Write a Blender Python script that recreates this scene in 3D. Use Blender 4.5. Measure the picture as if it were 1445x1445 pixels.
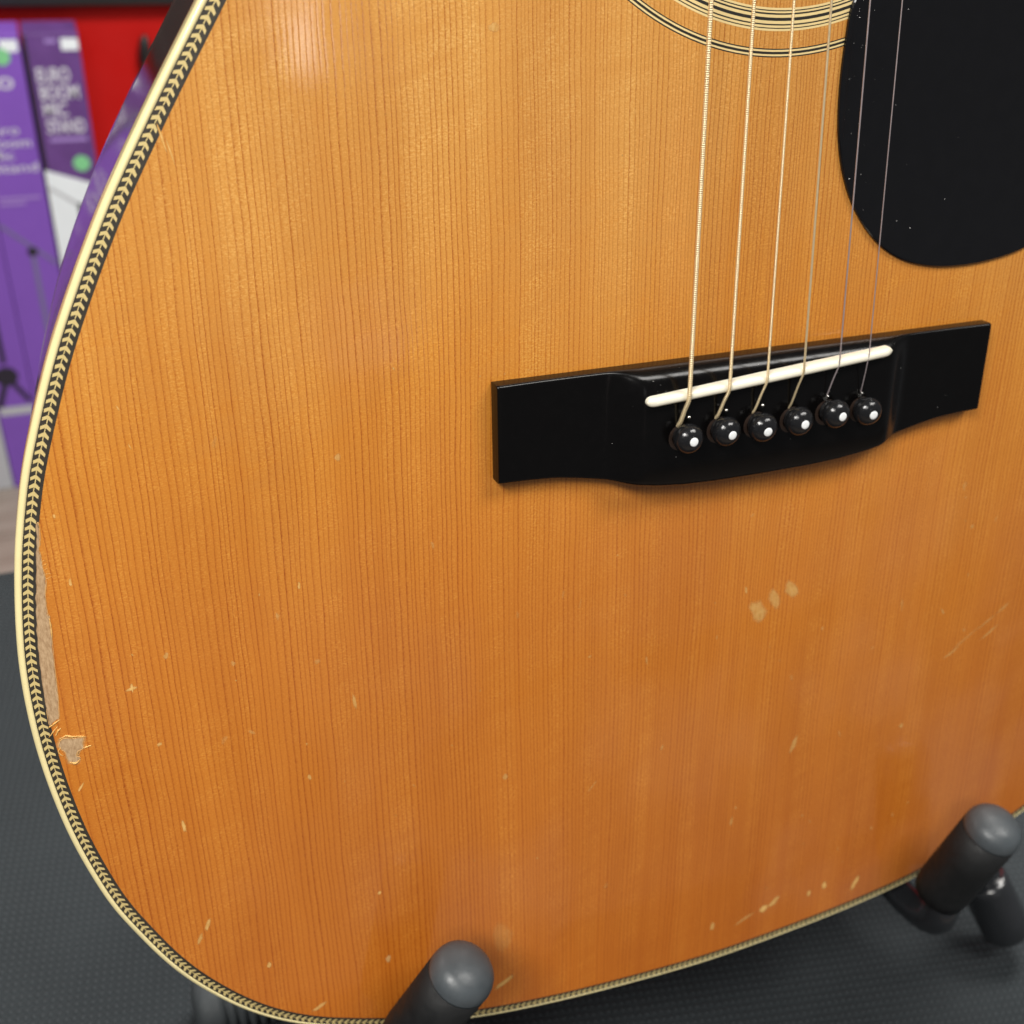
import bpy, bmesh, math, random
from mathutils import Vector, Matrix

random.seed(7)
for o in list(bpy.data.objects):
    bpy.data.objects.remove(o)
scene = bpy.context.scene
C = scene.collection
MM = 0.001

# ------------------------------------------------------------------ camera
cam_d = bpy.data.cameras.new('camera')
cam = bpy.data.objects.new('camera', cam_d)
C.objects.link(cam)
cam_d.sensor_width = 36.0
cam_d.lens = 39.755
cam_d.clip_start = 0.01
cam_d.clip_end = 50.0
cx, cy, cz = Vector((0.933477, -0.352964, 0.063531)), Vector((0.155694, 0.558423, 0.814815)), Vector((-0.323078, -0.750720, 0.576229))
cam.matrix_world = Matrix(((cx.x, cy.x, cz.x, -0.168512), (cx.y, cy.y, cz.y, -0.225188), (cx.z, cy.z, cz.z, 0.442516), (0, 0, 0, 1)))
cam_d.dof.use_dof = True
cam_d.dof.focus_distance = 0.272
cam_d.dof.aperture_fstop = 16.5
scene.camera = cam

# ------------------------------------------------------------------ world (dim, even room light)
world = bpy.data.worlds.new('World')
scene.world = world
world.use_nodes = True
bg = world.node_tree.nodes['Background']
bg.inputs['Color'].default_value = (0.95, 0.97, 1.0, 1)
bg.inputs['Strength'].default_value = 0.13


def area_light(name, loc, size, power, color=(1, 0.97, 0.92), target=None):
    d = bpy.data.lights.new(name, 'AREA')
    d.shape = 'RECTANGLE'
    d.size, d.size_y = size
    d.energy = power
    d.color = color
    o = bpy.data.objects.new(name, d)
    C.objects.link(o)
    o.location = loc
    if target:
        o.rotation_euler = (Vector(target) - Vector(loc)).to_track_quat('-Z', 'Y').to_euler()
    return o


# ceiling panels of the shop, with added unseen lights
area_light('near_key_light', (-0.62, -0.46, 1.02), (0.34, 0.34), 13.6)  # unseen key light, brought close to strengthen the falloff on the top
area_light('ceiling_panel_light', (0.95, -0.75, 2.0), (1.20, 0.60), 35)
area_light('ceiling_panel_light', (-0.90, -1.70, 2.0), (0.60, 0.60), 17)
area_light('ceiling_panel_light', (0.55, 0.75, 1.9), (1.20, 0.60), 105)
area_light('lacquer_glare_light', (0.385, -2.50, 0.97), (0.075, 0.36), 0.46, (1, 1, 1), (-0.119, 0.0, 0.383))  # unseen bright window strip, mirrored as the streak on the lacquer
area_light('lacquer_glare_light', (0.15, -1.17, 0.26), (0.10, 0.09), 0.036, (1, 0.80, 0.74), (-0.11, 0.0, 0.335))  # added lamp that gives the lacquer a pink haze, no real source

scene.view_settings.view_transform = 'Standard'
scene.view_settings.look = 'None'
scene.view_settings.exposure = 0.0
scene.view_settings.gamma = 1.0
scene.view_settings.use_curve_mapping = False


# ------------------------------------------------------------------ node helpers
class NT:
    def __init__(self, name):
        self.m = bpy.data.materials.new(name)
        self.m.use_nodes = True
        self.t = self.m.node_tree
        self.p = self.t.nodes['Principled BSDF']
        self.out = self.t.nodes['Material Output']

    def n(self, kind, **kw):
        nd = self.t.nodes.new(kind)
        for k, v in kw.items():
            setattr(nd, k, v)
        return nd

    def link(self, a, b):
        self.t.links.new(a, b)

    def val(self, sock, v):
        if hasattr(v, 'is_output'):
            self.link(v, sock)
        else:
            sock.default_value = v

    def math(self, op, a, b=0.0, c=0.0, clamp=False):
        nd = self.n('ShaderNodeMath', operation=op, use_clamp=clamp)
        self.val(nd.inputs[0], a)
        self.val(nd.inputs[1], b)
        self.val(nd.inputs[2], c)
        return nd.outputs[0]

    def comb(self, x, y, z=0.0):
        nd = self.n('ShaderNodeCombineXYZ')
        self.val(nd.inputs[0], x)
        self.val(nd.inputs[1], y)
        self.val(nd.inputs[2], z)
        return nd.outputs[0]

    def noise(self, vec, scale=1.0, detail=2.0, rough=0.5, dim='3D'):
        nd = self.n('ShaderNodeTexNoise', noise_dimensions=dim)
        if vec is not None:
            self.link(vec, nd.inputs['Vector'])
        nd.inputs['Scale'].default_value = scale
        nd.inputs['Detail'].default_value = detail
        nd.inputs['Roughness'].default_value = rough
        return nd.outputs['Fac']

    def mix(self, f, a, b, blend='MIX'):
        nd = self.n('ShaderNodeMix', data_type='RGBA', blend_type=blend)
        self.val(nd.inputs[0], f)
        self.val(nd.inputs[6], a)
        self.val(nd.inputs[7], b)
        return nd.outputs[2]

    def maprange(self, v, a, b, c, d, smooth=False):
        nd = self.n('ShaderNodeMapRange', interpolation_type='SMOOTHSTEP' if smooth else 'LINEAR')
        self.val(nd.inputs[0], v)
        for i, k in enumerate((a, b, c, d)):
            nd.inputs[i + 1].default_value = k
        return nd.outputs[0]

    def bump(self, h, strength, dist, coat=False):
        nd = self.n('ShaderNodeBump')
        nd.inputs['Strength'].default_value = strength
        nd.inputs['Distance'].default_value = dist
        self.val(nd.inputs['Height'], h)
        return nd.outputs[0]

    def set(self, **kw):
        for k, v in kw.items():
            self.val(self.p.inputs[k.replace('_', ' ')], v)

    def objco(self, k=1000.0):
        tc = self.n('ShaderNodeTexCoord')
        s = self.n('ShaderNodeVectorMath', operation='SCALE')
        self.link(tc.outputs['Object'], s.inputs[0])
        s.inputs['Scale'].default_value = k
        return s.outputs[0]


def rgb(r, g, b):
    return (r, g, b, 1.0)


MATS = {}


def simple(name, col, rough=0.5, metal=0.0, spec=0.5, coat=0.0, coat_rough=0.05, var=0.12, vscale=0.2, bump=0.0, bscale=1.0):
    """plain coloured stuff with slight mottling so nothing is perfectly even"""
    t = NT(name)
    co = t.objco()
    f = t.noise(co, vscale, 3.0, 0.6)
    lo = tuple(max(0, c * (1 - var)) for c in col)
    hi = tuple(min(1, c * (1 + var)) for c in col)
    t.set(Base_Color=t.mix(f, rgb(*lo), rgb(*hi)), Metallic=metal, Specular_IOR_Level=spec, Coat_Weight=coat, Coat_Roughness=coat_rough)
    t.set(Roughness=t.maprange(t.noise(co, vscale * 2.3, 3.0, 0.6), 0.3, 0.7, max(0.02, rough * 0.8), min(1, rough * 1.2)))
    if bump:
        t.link(t.bump(t.noise(co, bscale, 3.0, 0.6), bump, 0.0002), t.p.inputs['Normal'])
    MATS[name] = t.m
    return t.m


V0 = 190.0  # the guitar's base (its tail end) lies 190 mm below the saddle datum


def spruce_material():
    t = NT('aged_spruce')
    co = t.objco()
    sp = t.n('ShaderNodeSeparateXYZ')
    t.link(co, sp.inputs[0])
    u, v = sp.outputs[0], t.math('SUBTRACT', sp.outputs[1], V0)
    au = t.math('ABSOLUTE', u)
    # slow waviness of the grain, slightly different on the two book-matched halves
    wob = t.math('MULTIPLY', t.math('SUBTRACT', t.noise(t.comb(t.math('MULTIPLY', u, 0.010), t.math('MULTIPLY', v, 0.006)), 1.0, 2.0), 0.5), 6.0)
    fine = t.math('MULTIPLY', t.math('SUBTRACT', t.noise(t.comb(t.math('MULTIPLY', u, 0.22), t.math('MULTIPLY', v, 0.05)), 1.0, 2.0), 0.5), 0.9)
    fleck = t.noise(t.comb(t.math('MULTIPLY', u, 1.0), t.math('MULTIPLY', v, 2.2)), 1.0, 3.0, 0.78)
    a2 = t.math('ADD', t.math('ADD', au, wob), fine)
    # ring phase: rings are tighter towards the centre seam and irregular
    ph = t.math('ADD', t.math('MULTIPLY', a2, 0.93), t.math('MULTIPLY', t.math('MULTIPLY', a2, a2), -0.00092))
    irr = t.math('MULTIPLY', t.noise(t.comb(t.math('MULTIPLY', a2, 0.12), 3.3), 1.0, 2.5), 3.2)
    ph = t.math('ADD', ph, irr)
    ph = t.math('ADD', ph, t.math('MULTIPLY', t.math('SUBTRACT', fleck, 0.5), 0.42))
    fr = t.math('FRACT', ph)
    idx = t.math('FLOOR', ph)
    wn = t.n('ShaderNodeTexWhiteNoise', noise_dimensions='1D')
    t.link(idx, wn.inputs['W'])
    rnd = wn.outputs['Value']
    # late wood: darkens gradually then stops sharply
    rise = t.math('POWER', fr, 6.5)
    edge = t.maprange(fr, 0.93, 1.0, 1.0, 0.0, True)
    line = t.math('MULTIPLY', rise, edge)
    line = t.math('MULTIPLY', line, 2.05)
    amp = t.maprange(rnd, 0.0, 1.0, 0.45, 1.0)
    brk = t.maprange(t.noise(t.comb(t.math('MULTIPLY', u, 0.9), t.math('MULTIPLY', v, 1.3)), 1.0, 3.0, 0.65), 0.3, 0.7, 0.45, 1.25)
    line = t.math('MULTIPLY', t.math('MULTIPLY', line, amp), brk, clamp=True)
    # cross-grain ray flecks
    speck = t.noise(t.comb(t.math('MULTIPLY', u, 2.2), t.math('MULTIPLY', v, 2.6)), 1.0, 2.0, 0.6)
    # silky diagonal figure
    d1 = t.math('ADD', t.math('MULTIPLY', u, 0.050), t.math('MULTIPLY', v, 0.022))
    d2 = t.math('ADD', t.math('MULTIPLY', u, -0.085), t.math('MULTIPLY', v, 0.20))
    silk = t.noise(t.comb(d1, d2), 1.0, 3.0, 0.55)
    broad = t.noise(t.comb(t.math('MULTIPLY', u, 0.018), t.math('MULTIPLY', v, 0.006)), 1.0, 2.0, 0.5)
    stripe = t.noise(t.comb(t.math('MULTIPLY', a2, 0.16), t.math('MULTIPLY', v, 0.004)), 1.0, 2.0, 0.6)

    # amber ageing plus painted light falloff: honey near the soundhole, deeper orange towards the tail
    age_falloff = t.math('ADD', v, t.math('MULTIPLY', t.math('SUBTRACT', broad, 0.5), 90.0))
    age_falloff = t.math('ADD', age_falloff, t.math('MULTIPLY', t.math('SUBTRACT', silk, 0.5), 60.0))
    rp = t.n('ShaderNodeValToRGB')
    t.link(t.maprange(age_falloff, -190.0, 130.0, 0.0, 1.0), rp.inputs[0])
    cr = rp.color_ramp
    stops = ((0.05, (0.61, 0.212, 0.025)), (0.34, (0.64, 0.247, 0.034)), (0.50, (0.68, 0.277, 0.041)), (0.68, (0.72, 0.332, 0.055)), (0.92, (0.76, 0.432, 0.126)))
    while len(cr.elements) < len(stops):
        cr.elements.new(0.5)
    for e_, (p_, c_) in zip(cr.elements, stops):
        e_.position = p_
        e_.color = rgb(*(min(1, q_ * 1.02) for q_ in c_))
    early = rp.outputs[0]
    band = t.noise(t.comb(t.math('MULTIPLY', u, 0.045), t.math('MULTIPLY', v, 0.009), 7.7), 1.0, 3.0, 0.6)
    early = t.mix(t.maprange(band, 0.38, 0.68, 0.0, 0.48), early, t.mix(1.0, early, rgb(0.78, 0.66, 0.52), 'MULTIPLY'))
    dk = t.mix(1.0, early, rgb(0.81, 0.65, 0.44), 'MULTIPLY')
    early = t.mix(t.maprange(silk, 0.36, 0.64, 0.0, 0.75), early, dk)
    early = t.mix(t.maprange(stripe, 0.36, 0.62, 0.0, 0.80), early, dk)
    early = t.mix(t.maprange(fleck, 0.40, 0.62, 0.0, 1.45), early, dk)
    early = t.mix(t.maprange(speck, 0.52, 0.72, 0.0, 0.80), early, t.mix(1.0, early, rgb(1.22, 1.32, 1.55), 'MULTIPLY'))
    col = t.mix(line, early, t.mix(1.0, early, rgb(0.56, 0.33, 0.13), 'MULTIPLY'))
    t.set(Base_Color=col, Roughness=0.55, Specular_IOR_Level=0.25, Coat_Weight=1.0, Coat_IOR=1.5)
    sm = t.noise(t.comb(t.math('MULTIPLY', u, 0.028), t.math('MULTIPLY', v, 0.028)), 1.0, 4.0, 0.6)
    t.set(Coat_Roughness=t.maprange(sm, 0.44, 0.70, 0.03, 0.24))
    film = t.noise(t.comb(t.math('MULTIPLY', u, 0.016), t.math('MULTIPLY', v, 0.013), 2.2), 1.0, 3.0, 0.55)
    t.set(Sheen_Weight=t.maprange(film, 0.44, 0.68, 0.0, 0.09, True), Sheen_Roughness=0.55)
    hgt = t.math('ADD', t.math('MULTIPLY', line, -0.5), t.math('MULTIPLY', fleck, 0.25))
    bp = t.bump(hgt, 0.25, 0.00007)
    t.link(bp, t.p.inputs['Coat Normal'])
    t.link(bp, t.p.inputs['Normal'])
    MATS['spruce'] = t.m
    return t.m


def patch_material(name, c0, c1, rough=0.6):
    """worn lacquer: fades out to the wood at the rim of the patch mesh"""
    t = NT(name)
    co = t.objco()
    sp = t.n('ShaderNodeSeparateXYZ')
    t.link(co, sp.inputs[0])
    g = t.noise(t.comb(t.math('MULTIPLY', sp.outputs[0], 1.6), t.math('MULTIPLY', sp.outputs[1], 0.5)), 1.0, 4.0, 0.7)
    t.set(Base_Color=t.mix(t.maprange(g, 0.3, 0.7, 0, 1), rgb(*c0), rgb(*c1)), Roughness=rough, Specular_IOR_Level=0.3)
    at = t.n('ShaderNodeAttribute', attribute_name='fade')
    tr = t.n('ShaderNodeBsdfTransparent')
    mx = t.n('ShaderNodeMixShader')
    t.link(at.outputs['Fac'], mx.inputs[0])
    t.link(tr.outputs[0], mx.inputs[1])
    t.link(t.p.outputs[0], mx.inputs[2])
    t.link(mx.outputs[0], t.out.inputs['Surface'])
    MATS[name] = t.m
    return t.m


def rosewood_material():
    t = NT('rosewood')
    co = t.objco()
    sp = t.n('ShaderNodeSeparateXYZ')
    t.link(co, sp.inputs[0])
    g = t.noise(t.comb(t.math('MULTIPLY', sp.outputs[0], 0.03), t.math('MULTIPLY', sp.outputs[1], 0.03), t.math('MULTIPLY', sp.outputs[2], 0.5)), 1.0, 4.0, 0.6)
    t.set(Base_Color=t.mix(t.maprange(g, 0.35, 0.65, 0, 1), rgb(0.030, 0.009, 0.006), rgb(0.120, 0.036, 0.018)), Roughness=0.4, Coat_Weight=1.0, Coat_Roughness=0.06)
    MATS['rosewood'] = t.m
    return t.m


def mat_material():
    t = NT('rubber_mat')
    co = t.objco()
    sp = t.n('ShaderNodeSeparateXYZ')
    t.link(co, sp.inputs[0])
    k = 2 * math.pi / 4.5
    a = t.math('ADD', t.math('MULTIPLY', sp.outputs[0], 0.82), t.math('MULTIPLY', sp.outputs[1], 0.57))
    b = t.math('SUBTRACT', t.math('MULTIPLY', sp.outputs[1], 0.82), t.math('MULTIPLY', sp.outputs[0], 0.57))
    s = t.math('MULTIPLY', t.math('SINE', t.math('MULTIPLY', a, k)), t.math('SINE', t.math('MULTIPLY', b, k)))
    dots = t.maprange(s, 0.1, 0.8, 0.0, 1.0, True)
    big = t.noise(co, 0.02, 4.0, 0.6)
    dust = t.noise(co, 0.9, 3.0, 0.7)
    c = t.mix(big, rgb(0.011, 0.014, 0.016), rgb(0.021, 0.026, 0.029))
    c = t.mix(t.math('MULTIPLY', dots, 0.70), c, rgb(0.044, 0.051, 0.056))
    c = t.mix(t.maprange(dust, 0.62, 0.8, 0, 0.35), c, rgb(0.075, 0.075, 0.072))
    t.set(Base_Color=c, Roughness=0.78, Specular_IOR_Level=0.18)
    t.link(t.bump(t.math('ADD', dots, t.math('MULTIPLY', dust, 0.3)), 1.0, 0.0010), t.p.inputs['Normal'])
    MATS['mat'] = t.m
    return t.m


def plank_material():
    t = NT('laminate_plank')
    co = t.objco()
    oi = t.n('ShaderNodeObjectInfo')
    sp = t.n('ShaderNodeSeparateXYZ')
    t.link(co, sp.inputs[0])
    g = t.noise(t.comb(t.math('ADD', t.math('MULTIPLY', sp.outputs[0], 0.006), t.math('MULTIPLY', oi.outputs['Random'], 37.0)), t.math('MULTIPLY', sp.outputs[1], 0.10)), 1.0, 4.0, 0.6)
    c = t.mix(t.maprange(g, 0.3, 0.7, 0, 1), rgb(0.19, 0.145, 0.115), rgb(0.33, 0.28, 0.24))
    c = t.mix(t.math('MULTIPLY', oi.outputs['Random'], 0.5), c, rgb(0.22, 0.19, 0.165))
    t.set(Base_Color=c, Roughness=0.4)
    MATS['plank'] = t.m
    return t.m


spruce_material()
rosewood_material()
mat_material()
plank_material()
patch_material('bare_wood', (0.30, 0.175, 0.085), (0.58, 0.40, 0.23))
patch_material('pale_lacquer', (0.66, 0.33, 0.075), (0.86, 0.54, 0.19), 0.45)
patch_material('worn_lacquer', (0.60, 0.33, 0.12), (0.78, 0.46, 0.18), 0.4)
simple('binding', (0.86, 0.73, 0.38), 0.3, coat=0.6, coat_rough=0.08, var=0.12, vscale=0.12)
simple('binding_line', (0.30, 0.08, 0.03), 0.4)
simple('purfling_black', (0.034, 0.028, 0.020), 0.4, coat=0.8, coat_rough=0.1, var=0.6, vscale=0.35)
simple('purfling_cream', (0.62, 0.48, 0.20), 0.45, coat=0.6, coat_rough=0.1, var=0.14, vscale=0.6)
simple('rosette_cream', (0.84, 0.65, 0.30), 0.4, coat=1.0, coat_rough=0.08, var=0.08)
simple('rosette_black', (0.020, 0.018, 0.014), 0.4, coat=1.0, coat_rough=0.08, var=0.4)
simple('ebony', (0.0022, 0.0019, 0.0019), 0.20, var=0.3, vscale=0.3, spec=0.28)
simple('pickguard_black', (0.0050, 0.0050, 0.0060), 0.13, var=0.2, spec=0.45)
simple('bone', (0.90, 0.86, 0.70), 0.35, var=0.05, coat=0.3)
simple('pin_black', (0.010, 0.010, 0.011), 0.17, var=0.5, vscale=1.2, bump=0.25, bscale=1.4)
simple('pin_white', (0.86, 0.88, 0.88), 0.3, var=0.04)
simple('pin_hole', (0.022, 0.012, 0.008), 0.45, var=0.5, vscale=0.9)
simple('bronze', (0.82, 0.66, 0.40), 0.36, metal=0.62, var=0.08, vscale=0.8)
simple('steel', (0.46, 0.39, 0.40), 0.38, metal=0.6, var=0.15, vscale=0.4)
simple('steel_bright', (0.80, 0.78, 0.74), 0.25, metal=1.0, var=0.15, vscale=0.9)
simple('dust', (0.62, 0.60, 0.58), 0.8, var=0.3)
simple('inside_dark', (0.10, 0.055, 0.03), 0.8)
simple('rubber', (0.0085, 0.0090, 0.0095), 0.6, spec=0.3, var=0.25, vscale=0.1, bump=0.15, bscale=0.8)
simple('rubber_cap', (0.058, 0.068, 0.075), 0.42, var=0.35, vscale=0.12, bump=0.25, bscale=0.9)
simple('foot_rubber', (0.035, 0.040, 0.043), 0.6, spec=0.3, var=0.25, vscale=0.1)
simple('stand_paint', (0.014, 0.015, 0.017), 0.22, var=0.2, coat=0.5)
simple('neck_wood', (0.16, 0.06, 0.025), 0.35, coat=0.7)
simple('table_top', (0.10, 0.095, 0.09), 0.5)
simple('card_violet', (0.200, 0.082, 0.450), 0.42, var=0.08, vscale=0.01)
simple('card_plum', (0.120, 0.050, 0.210), 0.42, var=0.35, vscale=0.02)
simple('card_pale', (0.76, 0.81, 0.85), 0.45, var=0.06, vscale=0.02)
simple('card_grey', (0.46, 0.47, 0.50), 0.45, var=0.05, vscale=0.02)
simple('ink_white', (0.62, 0.62, 0.68), 0.5, var=0.05)
simple('ink_lilac', (0.34, 0.22, 0.55), 0.5, var=0.05)
simple('ink_black', (0.020, 0.016, 0.030), 0.5)
simple('ink_grey', (0.17, 0.14, 0.30), 0.5)
simple('sticker_green', (0.20, 0.55, 0.26), 0.5)
simple('red_board', (0.42, 0.005, 0.0035), 0.6, spec=0.2, var=0.10, vscale=0.005)
simple('black_board', (0.010, 0.009, 0.009), 0.5)


# ------------------------------------------------------------------ object helpers
def link_obj(name, me, mat=None, parent=None, smooth=False):
    if mat:
        me.materials.append(MATS[mat])
    if smooth:
        for p in me.polygons:
            p.use_smooth = True
    o = bpy.data.objects.new(name, me)
    C.objects.link(o)
    if parent:
        o.parent = parent
    return o


def mesh(name, vs, fs, mat=None, parent=None, smooth=False):
    me = bpy.data.meshes.new(name)
    me.from_pydata([tuple(v) for v in vs], [], fs)
    me.update()
    return link_obj(name, me, mat, parent, smooth)


def from_bm(name, bm, mat=None, parent=None, smooth=False):
    me = bpy.data.meshes.new(name)
    bmesh.ops.recalc_face_normals(bm, faces=bm.faces)
    bm.to_mesh(me)
    bm.free()
    return link_obj(name, me, mat, parent, smooth)


def tag(o, label=None, cat=None, group=None, kind=None):
    if label:
        o['label'] = label
    if cat:
        o['category'] = cat
    if group:
        o['group'] = group
    if kind:
        o['kind'] = kind
    return o


def empty(name, loc=(0, 0, 0), rot=(0, 0, 0)):
    o = bpy.data.objects.new(name, None)
    o.empty_display_size = 0.02
    C.objects.link(o)
    o.location = loc
    o.rotation_euler = rot
    return o


def box(name, lo, hi, mat, parent=None, bevel=0.0):
    bm = bmesh.new()
    bmesh.ops.create_cube(bm, size=1.0)
    for v in bm.verts:
        v.co = Vector([lo[i] + (v.co[i] + 0.5) * (hi[i] - lo[i]) for i in range(3)])
    if bevel:
        bmesh.ops.bevel(bm, geom=list(bm.edges), offset=bevel, segments=2, affect='EDGES', profile=0.5)
    return from_bm(name, bm, mat, parent)


def smooth_path(pts, n=10):
    out = []
    P = [Vector(p) for p in pts]
    for i in range(len(P) - 1):
        p0, p1, p2, p3 = P[max(i - 1, 0)], P[i], P[i + 1], P[min(i + 2, len(P) - 1)]
        for k in range(n):
            s = k / n
            out.append(0.5 * ((2 * p1) + (p2 - p0) * s + (2 * p0 - 5 * p1 + 4 * p2 - p3) * s * s + (3 * p1 - p0 - 3 * p2 + p3) * s ** 3))
    out.append(P[-1])
    return out


def tube(name, pts, radii, mat, parent=None, seg=16, cap=True):
    P = [Vector(p) for p in pts]
    n = len(P)
    if not hasattr(radii, '__len__'):
        radii = [radii] * n
    tang = [(P[min(i + 1, n - 1)] - P[max(i - 1, 0)]).normalized() for i in range(n)]
    ref = Vector((0, 0, 1)) if abs(tang[0].z) < 0.9 else Vector((1, 0, 0))
    a = tang[0].cross(ref).normalized()
    vs, fs = [], []
    for i in range(n):
        a = (a - tang[i] * a.dot(tang[i])).normalized()
        b = tang[i].cross(a)
        for k in range(seg):
            th = 2 * math.pi * k / seg
            vs.append(P[i] + (a * math.cos(th) + b * math.sin(th)) * radii[i])
    for i in range(n - 1):
        for k in range(seg):
            k2 = (k + 1) % seg
            fs.append((i * seg + k, i * seg + k2, (i + 1) * seg + k2, (i + 1) * seg + k))
    if cap:
        fs.append(tuple(reversed(range(seg))))
        fs.append(tuple(range((n - 1) * seg, n * seg)))
    return mesh(name, vs, fs, mat, parent, True)


def lathe(name, prof, mat, parent=None, seg=28, axis=None, loc=(0, 0, 0)):
    """profile of (r, h) pairs turned about the local z axis, optionally tipped to an axis"""
    vs, fs = [], []
    for r, h in prof:
        for k in range(seg):
            th = 2 * math.pi * k / seg
            vs.append(Vector((r * math.cos(th), r * math.sin(th), h)))
    for i in range(len(prof) - 1):
        for k in range(seg):
            k2 = (k + 1) % seg
            fs.append((i * seg + k, i * seg + k2, (i + 1) * seg + k2, (i + 1) * seg + k))
    fs.append(tuple(reversed(range(seg))))
    fs.append(tuple(range((len(prof) - 1) * seg, len(prof) * seg)))
    if axis is not None:
        q = Vector((0, 0, 1)).rotation_difference(Vector(axis).normalized())
        vs = [q @ v for v in vs]
    vs = [v + Vector(loc) for v in vs]
    return mesh(name, vs, fs, mat, parent, True)


# ------------------------------------------------------------------ the setting
FZ = -1.0
floor = mesh('floor', [(-4, -3, FZ - 0.02), (4, -3.2, FZ - 0.02), (4, 2.5, FZ - 0.02), (-4, 2.5, FZ - 0.02)], [(0, 1, 2, 3)], 'table_top')
tag(floor, 'grey brown laminate plank floor below the table', kind='structure')
pw_, pl_ = 0.145, 1.25
plank_mesh = None
for r in range(34):
    y0 = 2.14 - (r + 1) * pw_
    for c in range(4):
        x0 = -2.6 + c * pl_ + (r % 3) * 0.41
        if plank_mesh is None:
            p = box('plank', (0, 0, -0.018), (pl_ - 0.0015, pw_ - 0.0015, 0), 'plank', floor, 0.0012)
            plank_mesh = p.data
        else:
            p = link_obj('plank', plank_mesh, None, floor)
        p.location = (x0, y0, FZ)

wall = mesh('wall', [(-3, 2.16, FZ), (3, 2.16, FZ), (3, 2.16, 1.6), (-3, 2.16, 1.6)], [(0, 1, 2, 3)], 'red_board')
tag(wall, 'bright red wall behind the boxes', kind='structure')
shelf = empty('wall_shelf', (0, 2.16, -0.048))
box('shelf_board', (-2.4, -0.022, 0.0), (2.0, -0.002, 0.035), 'black_board', shelf, 0.002)
box('back_panel', (-2.4, -0.02, 0.036), (2.0, -0.002, 0.62), 'black_board', shelf, 0.002)
tag(shelf, 'black shelf running along the top of the red wall', 'shelf')
hook = empty('wall_hook', (0.012, 2.16, -0.135))
lathe('hook_body', [(0.002, -0.034), (0.006, -0.030), (0.0098, -0.018), (0.0115, 0.0), (0.0098, 0.018), (0.006, 0.029), (0.002, 0.033)], 'black_board', hook, 20, (0.10, 0, 1), (0, -0.014, 0))
box('mount_plate', (-0.007, -0.008, -0.022), (0.007, -0.001, 0.022), 'black_board', hook, 0.001)
tag(hook, 'small black oval hook on the red wall beside the guitar', 'hook')


# ------------------------------------------------------------------ cartons against the wall
def text_mesh(name, body, size, x, z, mat, parent, y=-0.0006, bold=0.0, width=None, lines=1.0):
    cu = bpy.data.curves.new(name, 'FONT')
    cu.body = body
    cu.size = size
    cu.offset = bold * 0.5
    cu.space_line = lines
    cu.fill_mode = 'FRONT'
    cu.extrude = 0.0
    tmp = bpy.data.objects.new(name + '_curve', cu)
    C.objects.link(tmp)
    dg = bpy.context.evaluated_depsgraph_get()
    me = bpy.data.meshes.new_from_object(tmp.evaluated_get(dg))
    bpy.data.objects.remove(tmp)
    xs = [v.co.x for v in me.vertices]
    k = 1.0 if width is None else width / (max(xs) - min(xs))
    x0 = min(xs)
    for v in me.vertices:
        v.co = Vector((x + (v.co.x - x0) * k, y, z + v.co.y))
    me.materials.clear()
    return link_obj(name, me, mat, parent)


def flat(name, pts, mat, parent, y=-0.0006):
    """printed or pasted flat shape on the front of a carton"""
    return mesh(name, [(p[0], y, p[1]) for p in pts], [tuple(range(len(pts)))], mat, parent)


def disc(name, x, z, r, mat, parent, y=-0.001):
    return flat(name, [(x + r * math.cos(2 * math.pi * k / 24), z + r * math.sin(2 * math.pi * k / 24)) for k in range(24)], mat, parent, y)


def strip(name, a, b, w, mat, parent, y=-0.0008):
    a, b = Vector((a[0], 0, a[1])), Vector((b[0], 0, b[1]))
    n = (b - a).normalized().cross(Vector((0, 1, 0))) * w * 0.5
    q = [a + n, b + n, b - n, a - n]
    return mesh(name, [(p.x, y, p.z) for p in q], [(0, 1, 2, 3)], mat, parent)


YB = 2.0305
GRP = 'tall mic stand cartons against the red wall'


def carton(x0, x1, top, mat, label):
    e = empty('mic_stand_box', ((x0 + x1) / 2, YB, FZ))
    h = (x1 - x0) / 2
    box('carton', (-h, 0, 0.001), (h, 0.10, top - FZ), mat, e, 0.0015)
    tag(e, label, 'box', GRP)
    return e, h


def lx(e, X):
    return X - e.location.x


def lz(Z):
    return Z - FZ


bA, h = carton(-0.2015, -0.1075, -0.0712, 'card_plum', 'dark plum carton with big white lettering and a pale lower half, nearest the guitar')
L = lambda X: lx(bA, X)
for body, xx, zz, ww in (('EURO', -0.1875, -0.1525, 0.056), ('BOOM', -0.1865, -0.1830, 0.066), ('MIC', -0.1855, -0.2135, 0.041), ('STAND', -0.1845, -0.2440, 0.066)):
    text_mesh('lettering', body, 0.0345, L(xx), lz(zz), 'ink_white', bA, bold=0.0012, width=ww)
flat('logo', [(L(-0.1385), lz(-0.0990)), (L(-0.1095), lz(-0.0990)), (L(-0.1095), lz(-0.0790)), (L(-0.1385), lz(-0.0790))], 'card_pale', bA)
flat('small_print', [(L(-0.165), lz(-0.0865)), (L(-0.146), lz(-0.0865)), (L(-0.146), lz(-0.0800)), (L(-0.165), lz(-0.0800))], 'ink_lilac', bA)
flat('small_print', [(L(-0.183), lz(-0.2600)), (L(-0.118), lz(-0.2600)), (L(-0.118), lz(-0.2530)), (L(-0.183), lz(-0.2530))], 'ink_lilac', bA)
disc('sticker', L(-0.1345), lz(-0.3020), 0.0150, 'sticker_green', bA)
flat('pale_panel', [(-h, 0.02), (h, 0.02), (h, lz(-0.3460)), (-h, lz(-0.3115))], 'card_pale', bA)
strip('stand_picture', (L(-0.199), lz(-0.345)), (L(-0.110), lz(-0.412)), 0.006, 'card_grey', bA, -0.0012)
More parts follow.
